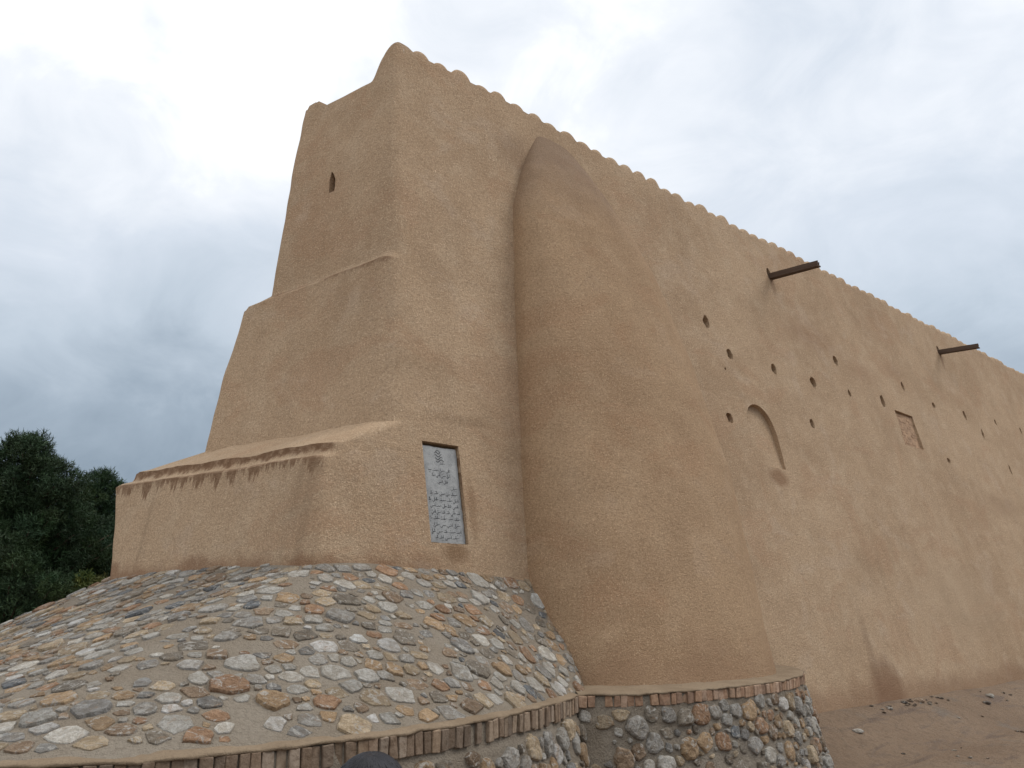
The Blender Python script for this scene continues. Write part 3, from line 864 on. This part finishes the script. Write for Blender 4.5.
# ------------------------------------------------------------------ trees
def pine(name, base, height, env, nclump, seed, label, cat, tint, group, needle=(.15, .022), clump_r=(.36, .60), per=74):
    rnd = random.Random(seed); bx, by, bz = base
    root = empty(name, base); tag(root, label, cat, group)
    cl = []
    tries = 0
    while len(cl) < nclump and tries < nclump * 30:
        tries += 1
        h = rnd.uniform(.06, 1.0) * height; t = rnd.uniform(0, 2 * math.pi)
        e = env(h / height) * (1 + .30 * math.sin(3 * t + seed + h * 1.3) + .18 * math.sin(5 * t - h * 2.1))
        rr = e * math.sqrt(rnd.uniform(.10, 1))
        p = Vector((bx + rr * math.cos(t), by + rr * math.sin(t), bz + h - .15 * height * 0))
        r = rnd.uniform(*clump_r) * (.75 + .25 * (1 - h / height))
        if any((p - q).length < (r + s_) * .47 for q, s_, _ in cl): continue
        cl.append((p, r, rr / max(e, .05)))
    v, f, c = [], [], []
    for p, r, k in cl:
        outd = (p - Vector((bx, by, p.z - .6))).normalized()
        kk = rnd.uniform(.75, 1.25); tc = (tint[0] * kk * rnd.uniform(.85, 1.2), tint[1] * kk, tint[2] * kk * rnd.uniform(.8, 1.1))
        # a tuft: shoots springing from one twig, each a bottle brush of needles
        for _ in range(per):
            d0 = Vector((rnd.gauss(0, 1), rnd.gauss(0, 1), rnd.gauss(0, 1))).normalized()
            q0 = p + Vector((d0.x, d0.y, d0.z * .8)) * r * rnd.uniform(.35, .98)
            ax = (outd * .4 + Vector((0, 0, .8)) + d0 * .9).normalized(); L = rnd.uniform(.10, .2)
            for j in range(6):
                b = q0 + ax * L * (j / 5)
                dd = (ax * rnd.uniform(.4, 1.2) + Vector((rnd.gauss(0, 1), rnd.gauss(0, 1), rnd.gauss(0, 1))).normalized()).normalized()
                w = dd.cross(Vector((rnd.gauss(0, 1), rnd.gauss(0, 1), rnd.gauss(0, 1)))).normalized() * needle[1]
                l = needle[0] * rnd.uniform(.7, 1.3); n0 = len(v)
                v += [b - w * .6, b + w * .6, b + dd * l]
                f.append((n0, n0 + 1, n0 + 2))
                g = rnd.uniform(.8, 1.25); c += [(tc[0] * g, tc[1] * g, tc[2] * g)] * 3
    obj('crown', v, f, M['needles'], root, cols=c)
    b = MB()
    b.tube([(bx + .12 * math.sin(t * 3 + seed), by + .1 * math.cos(t * 2.3), bz - .3 + t * height * .95) for t in [k / 9 for k in range(10)]], [max(.02, height * .028 * (1 - k / 10.2)) for k in range(10)], 9)
    for p, r, k in cl[::2]:
        z0 = max(bz + .3, p.z - rnd.uniform(.4, 1.0) * max(.3, (p - Vector((bx, by, p.z))).length) * .7); s0 = Vector((bx, by, z0)); mdl = s0.lerp(p, .55) + Vector((0, 0, -.12))
        b.tube([s0, mdl, p], [.05 * height / 8, .032 * height / 8, .012], 5)
    b.build('trunk', M['bark'], root, smooth=True)
    return root
e1 = table([(0, 2.5), (.25, 3.0), (.5, 2.5), (.75, 1.75), (.9, 1.0), (1, .35)])
e2 = table([(0, 2.2), (.3, 2.2), (.55, 1.7), (.8, 1.05), (.93, .65), (1, .25)])
e3 = table([(0, 1.0), (.4, 1.3), (.8, .8), (1, .3)])
GT = 'pine trees beyond the plinth'
dk = (.034, .066, .028)
pine('pine_tree', (7.45, 25.3, 0), 7.75, e1, 620, 3, 'large dark rounded pine tree left of the fortress, its top the highest', 'tree', dk, GT)
pine('pine_tree', (10.6, 27.4, 0), 6.95, e2, 380, 8, 'narrower dark pine tree between the big pine and the fortress corner', 'tree', dk, GT)
pine('pine_tree', (4.2, 28.3, 0), 8.0, e1, 480, 14, 'dark pine tree cut off by the left edge of the picture', 'tree', dk, GT)
pine('shrub', (9.35, 22.3, 0), 2.9, e3, 90, 21, 'small yellowish green bush low against the fortress corner below the dark pines', 'bush', (.085, .098, .022), None, (.12, .03), (.22, .36), 45)
pine('pine_tree', (12.8, 31., 0), 5.6, e1, 240, 31, 'low dark pine tree behind the others, mostly hidden by the stepped wall end', 'tree', dk, GT)

# ------------------------------------------------------------------ person whose hair shows at the bottom edge
def person(x, y, g, yaw, top):
    root = empty('person', (x, y, g)); tag(root, 'person with black hair, only the top of the head showing at the bottom edge', 'person')
    fw = Vector((math.sin(yaw), math.cos(yaw), 0)); rt = Vector((fw.y, -fw.x, 0)); up = Vector((0, 0, 1)); H = top - g
    def P(r, f_, z): return Vector((x, y, g)) + rt * r + fw * f_ + up * z
    def skin(name, chains, mat, parent, lv=2):
        vs, es, rs = [], [], []; idx = {}
        for ch in chains:
            prev = None
            for q, r in ch:
                k = tuple(round(t, 4) for t in q)
                if k not in idx: idx[k] = len(vs); vs.append(Vector(q)); rs.append(r)
                if prev is not None and prev != idx[k]: es.append((prev, idx[k]))
                prev = idx[k]
        off = root.location if parent is root else root.location + parent.location
        me = bpy.data.meshes.new(name); me.from_pydata([v_ - off for v_ in vs], es, [])
        o = bpy.data.objects.new(name, me); COL.objects.link(o); me.materials.append(mat)
        md = o.modifiers.new('s', 'SKIN'); md.use_smooth_shade = True
        for i, r in enumerate(rs):
            sv = me.skin_vertices[0].data[i]; sv.radius = r if isinstance(r, tuple) else (r, r); sv.use_root = (i == 0)
        sb = o.modifiers.new('d', 'SUBSURF'); sb.levels = lv; sb.render_levels = lv
        bpy.context.view_layer.update(); dg = bpy.context.evaluated_depsgraph_get()
        m2 = bpy.data.meshes.new_from_object(o.evaluated_get(dg)); o.modifiers.clear(); o.data = m2; m2.name = name; o.parent = parent
        m2.polygons.foreach_set('use_smooth', [True] * len(m2.polygons))
        return o
    k = H / 1.63
    pel = (P(0, 0, .88 * k), (.135, .10))
    ch = [[pel, (P(0, .0, 1.02 * k), (.125, .095)), (P(0, -.01, 1.2 * k), (.15, .105)), (P(0, -.01, 1.31 * k), (.13, .085)), (P(0, .0, 1.37 * k), .055), (P(0, .02, 1.43 * k), .052), (P(0, .025, 1.50 * k), (.072, .085)), (P(0, .015, 1.56 * k), (.070, .083))]]
    for s_ in (-1, 1):
        ch.append([pel, (P(.09 * s_, 0, .80 * k), .085), (P(.095 * s_, .01, .45 * k), .055), (P(.1 * s_, -.015, .28 * k), .052), (P(.1 * s_, -.02, .09 * k), .036), (P(.105 * s_, .05, .04 * k), .036), (P(.11 * s_, .14, .03 * k), .028)])
        hand = P(.255 * s_, .07, .72 * k)
        ch.append([(P(0, -.01, 1.31 * k), (.13, .085)), (P(.165 * s_, -.01, 1.29 * k), .055), (P(.215 * s_, -.03, 1.03 * k), .042), (P(.245 * s_, .04, .80 * k), .028), (hand, (.036, .020))])
        for q in range(4):
            fo = .03 - .02 * q; L = (.068, .078, .072, .056)[q]
            ch.append([(hand, (.036, .02)), (P(.258 * s_, .07 + fo, .685 * k), .009), (P(.258 * s_, .078 + fo, .685 * k - L * .5), .0085), (P(.25 * s_, .088 + fo, .685 * k - L), .007)])
        ch.append([(hand, (.036, .02)), (P(.245 * s_, .115, .715 * k), .011), (P(.24 * s_, .125, .67 * k), .009)])
    body = skin('body', ch, M['skin'], root)
    # jacket and trousers follow the body
    def arm(s_): return [(P(0, -.01, 1.31 * k), (.145, .10)), (P(.165 * s_, -.01, 1.29 * k), .068), (P(.215 * s_, -.03, 1.03 * k), .056), (P(.243 * s_, .035, .825 * k), .042)]
    skin('jacket', [[(P(0, 0, .84 * k), (.165, .125)), (P(0, 0, 1.02 * k), (.15, .118)), (P(0, -.01, 1.2 * k), (.168, .124)), (P(0, -.01, 1.31 * k), (.145, .10)), (P(0, 0, 1.375 * k), .068)], arm(-1), arm(1)], M['coat'], root)
    skin('trousers', [[(P(0, 0, .88 * k), (.145, .112))] + [(P(.09 * s_, 0, .80 * k), .098), (P(.095 * s_, .01, .45 * k), .07), (P(.1 * s_, -.015, .28 * k), .066), (P(.1 * s_, -.02, .10 * k), .06)] for s_ in (-1, 1)], M['trousers'], root)
    for s_ in (-1, 1):
        skin('shoe', [[(P(.1 * s_, -.05, .045), .045), (P(.103 * s_, .04, .045), .046), (P(.11 * s_, .15, .035), .036), (P(.112 * s_, .19, .03), .026)]], M['shoe'], root)
    # face
    for s_ in (-1, 1):
        b = MB(); b.tube([P(.033 * s_, .098, 1.50 * k), P(.033 * s_, .108, 1.50 * k)], [.012, .009], 8); b.build('eye', M['hair'], body)
    skin('nose', [[(P(0, .10, 1.505 * k), .009), (P(0, .122, 1.468 * k), .013), (P(0, .105, 1.458 * k), .012)]], M['skin'], body, 1)
    b = MB(); b.tube([P(-.024, .098, 1.428 * k), P(0, .106, 1.426 * k), P(.024, .098, 1.428 * k)], [.003, .007, .003], 6); b.build('mouth', flat('lips', (.30, .12, .10), .5), body)
    for s_ in (-1, 1): skin('ear', [[(P(.076 * s_, .0, 1.52 * k), .012), (P(.084 * s_, -.008, 1.49 * k), .013), (P(.076 * s_, .0, 1.455 * k), .009)]], M['skin'], body, 1)
    # hair: cap plus many combed locks
    c = P(0, .0, 1.515 * k); v, f = [], []; NA, NZ = 28, 12
    cap_r = lambda d: 1.
    for i in range(NZ + 1):
        th = i / NZ * 2.0
        for j in range(NA):
            t = 2 * math.pi * j / NA; front = math.cos(t)
            th2 = th * (.62 if front > .4 else lerp(.62, 1., clamp((.4 - front) / .6)))
            q = rt * (math.sin(th2) * math.sin(t) * .092) + fw * (math.sin(th2) * front * .108) + up * (math.cos(th2) * .113)
            v.append(c + q * (1 + .03 * nz(q * 30, 1., 3)))
    for i in range(NZ):
        for j in range(NA): f.append((i * NA + j, i * NA + (j + 1) % NA, (i + 1) * NA + (j + 1) % NA, (i + 1) * NA + j))
    hair = MB(); hair.add(v, f); rnd = random.Random(2)
    for _ in range(900):
        t0 = rnd.uniform(0, 2 * math.pi); a0 = abs(rnd.gauss(0, .45)); pts = []
        L = rnd.uniform(.35, .75); sw = rnd.uniform(-.25, .25)
        for s_ in range(5):
            th = a0 + L * s_ / 4; t = t0 + sw * s_ / 4; front = math.cos(t)
            if front > .3: th *= .7
            rr = 1.0 + .035 * math.sin(math.pi * s_ / 4) + rnd.uniform(.0, .012) + (.02 if s_ == 4 else 0) * rnd.random()
            pts.append(c + (rt * (math.sin(th) * math.sin(t) * .092) + fw * (math.sin(th) * front * .108) + up * (math.cos(th) * .113)) * rr)
        hair.tube(pts, [.0022, .003, .003, .0024, .0006], 4)
    hair.build('hair', M['hair'], body, smooth=True)
person(1.16, -6.81, gz(1.16, -6.81), R(44), 1.582)

# ------------------------------------------------------------------ sky, sun, camera
W = bpy.data.worlds.new('World'); S.world = W; W.use_nodes = True
nt = W.node_tree; nt.nodes.clear()
def nd(t): return nt.nodes.new(t)
out = nd('ShaderNodeOutputWorld'); mixs = nd('ShaderNodeMixShader'); bg1 = nd('ShaderNodeBackground'); bg2 = nd('ShaderNodeBackground')
sky = nd('ShaderNodeTexSky'); sky.sky_type = 'NISHITA'; sky.sun_disc = False
sun_dir = Vector((.82, -.45, .88)).normalized()
sky.sun_elevation = math.asin(sun_dir.z); sky.sun_rotation = math.atan2(sun_dir.x, sun_dir.y)
nt.links.new(sky.outputs[0], bg1.inputs[0]); bg1.inputs[1].default_value = .08
tc = nd('ShaderNodeTexCoord')
def mth(op, a, b=0.):
    n = nd('ShaderNodeMath'); n.operation = op
    for i, v in enumerate((a, b)):
        if isinstance(v, (int, float)): n.inputs[i].default_value = v
        else: nt.links.new(v, n.inputs[i])
    return n.outputs[0]
def mr(x, a, b, c=0., d=1.):
    n = nd('ShaderNodeMapRange'); n.interpolation_type = 'SMOOTHSTEP'; nt.links.new(x, n.inputs[0])
    for i, v in enumerate((a, b, c, d)): n.inputs[i + 1].default_value = v
    return n.outputs[0]
def cn(scale, detail, rough, sc=(1, 1, 2.2), loc=(0, 0, 0), dist=.3):
    mp = nd('ShaderNodeMapping'); nt.links.new(tc.outputs['Generated'], mp.inputs[0]); mp.inputs['Scale'].default_value = sc; mp.inputs['Location'].default_value = loc
    n = nd('ShaderNodeTexNoise'); nt.links.new(mp.outputs[0], n.inputs['Vector']); n.inputs['Scale'].default_value = scale
    n.inputs['Detail'].default_value = detail; n.inputs['Roughness'].default_value = rough; n.inputs['Distortion'].default_value = dist; return n.outputs[0]
def dot(v):
    n = nd('ShaderNodeVectorMath'); n.operation = 'DOT_PRODUCT'; nt.links.new(tc.outputs['Generated'], n.inputs[0]); n.inputs[1].default_value = v; return n.outputs['Value']
sepn = nd('ShaderNodeSeparateXYZ'); nt.links.new(tc.outputs['Generated'], sepn.inputs[0]); zz = sepn.outputs[2]
# brightness of the overcast: rises with height, brighter breaks high on the left and above the fort, dark banks low on the left
up_ = mr(zz, .02, .62, .0, 1.)
big = cn(2.3, 5, .52, (1, 1, 1.5), (1.3, .4, 0), .5); det = cn(6.5, 7, .58, (1, 1, 1.6), (.2, 3., 1.), .6)
br = mth('ADD', mth('MULTIPLY', up_, .66), mth('MULTIPLY', mth('SUBTRACT', big, .5), .62))
br = mth('ADD', br, mth('MULTIPLY', mth('SUBTRACT', det, .5), .46))
def toward(v, a, b, k): return mr(dot(Vector(v).normalized()), a, b, 0., k)
br = mth('ADD', br, toward((.92, .30, .30), .60, .98, .14))
br = mth('ADD', br, toward((.22, .976, .66), .94, .998, .21))
br = mth('ADD', br, toward((.55, .70, .63), .94, .998, .10))
br = mth('ADD', br, mr(zz, .6, 1., 0., .4))
br = mth('ADD', br, toward((-.97, -.10, .35), .35, .95, .42))  # extra sky brightness added out of view, as fill light for the stepped end face
ramp = nd('ShaderNodeValToRGB'); nt.links.new(mth('MULTIPLY', br, .75), ramp.inputs[0])
el = ramp.color_ramp.elements
el[0].position = .0; el[0].color = (.27, .34, .42, 1); el[1].position = 1.; el[1].color = (2.0, 2.0, 1.98, 1)
for ps, cc in ((.135, (.385, .465, .555, 1)), (.27, (.58, .665, .76, 1)), (.45, (.75, .82, .915, 1)), (.6, (.97, 1.01, 1.07, 1)), (.75, (1.4, 1.4, 1.4, 1))):
    e = el.new(ps); e.color = cc
nt.links.new(ramp.outputs[0], bg2.inputs[0]); bg2.inputs[1].default_value = 1.0
mixs.inputs[0].default_value = .93
nt.links.new(bg1.outputs[0], mixs.inputs[1]); nt.links.new(bg2.outputs[0], mixs.inputs[2]); nt.links.new(mixs.outputs[0], out.inputs[0])

sl = bpy.data.lights.new('sun', 'SUN'); sl.energy = 1.35; sl.angle = R(25); sl.color = (1., .965, .92)
so = bpy.data.objects.new('sun', sl); COL.objects.link(so); so.rotation_euler = sun_dir.to_track_quat('Z', 'Y').to_euler(); so.location = (0, -20, 30)

cam = bpy.data.cameras.new('camera'); co = bpy.data.objects.new('camera', cam); COL.objects.link(co)
co.location = (0, -8.55, 1.9); co.rotation_euler = (R(90 + 14.70), 0, -math.atan2(.67444, .73833))
cam.sensor_width = 36; cam.lens = 850 / 1024 * 36; cam.clip_end = 3000; cam.clip_start = .05
S.camera = co
S.view_settings.view_transform = 'Standard'; S.view_settings.look = 'None'; S.view_settings.exposure = 0; S.view_settings.gamma = 1
S.view_settings.use_curve_mapping = False
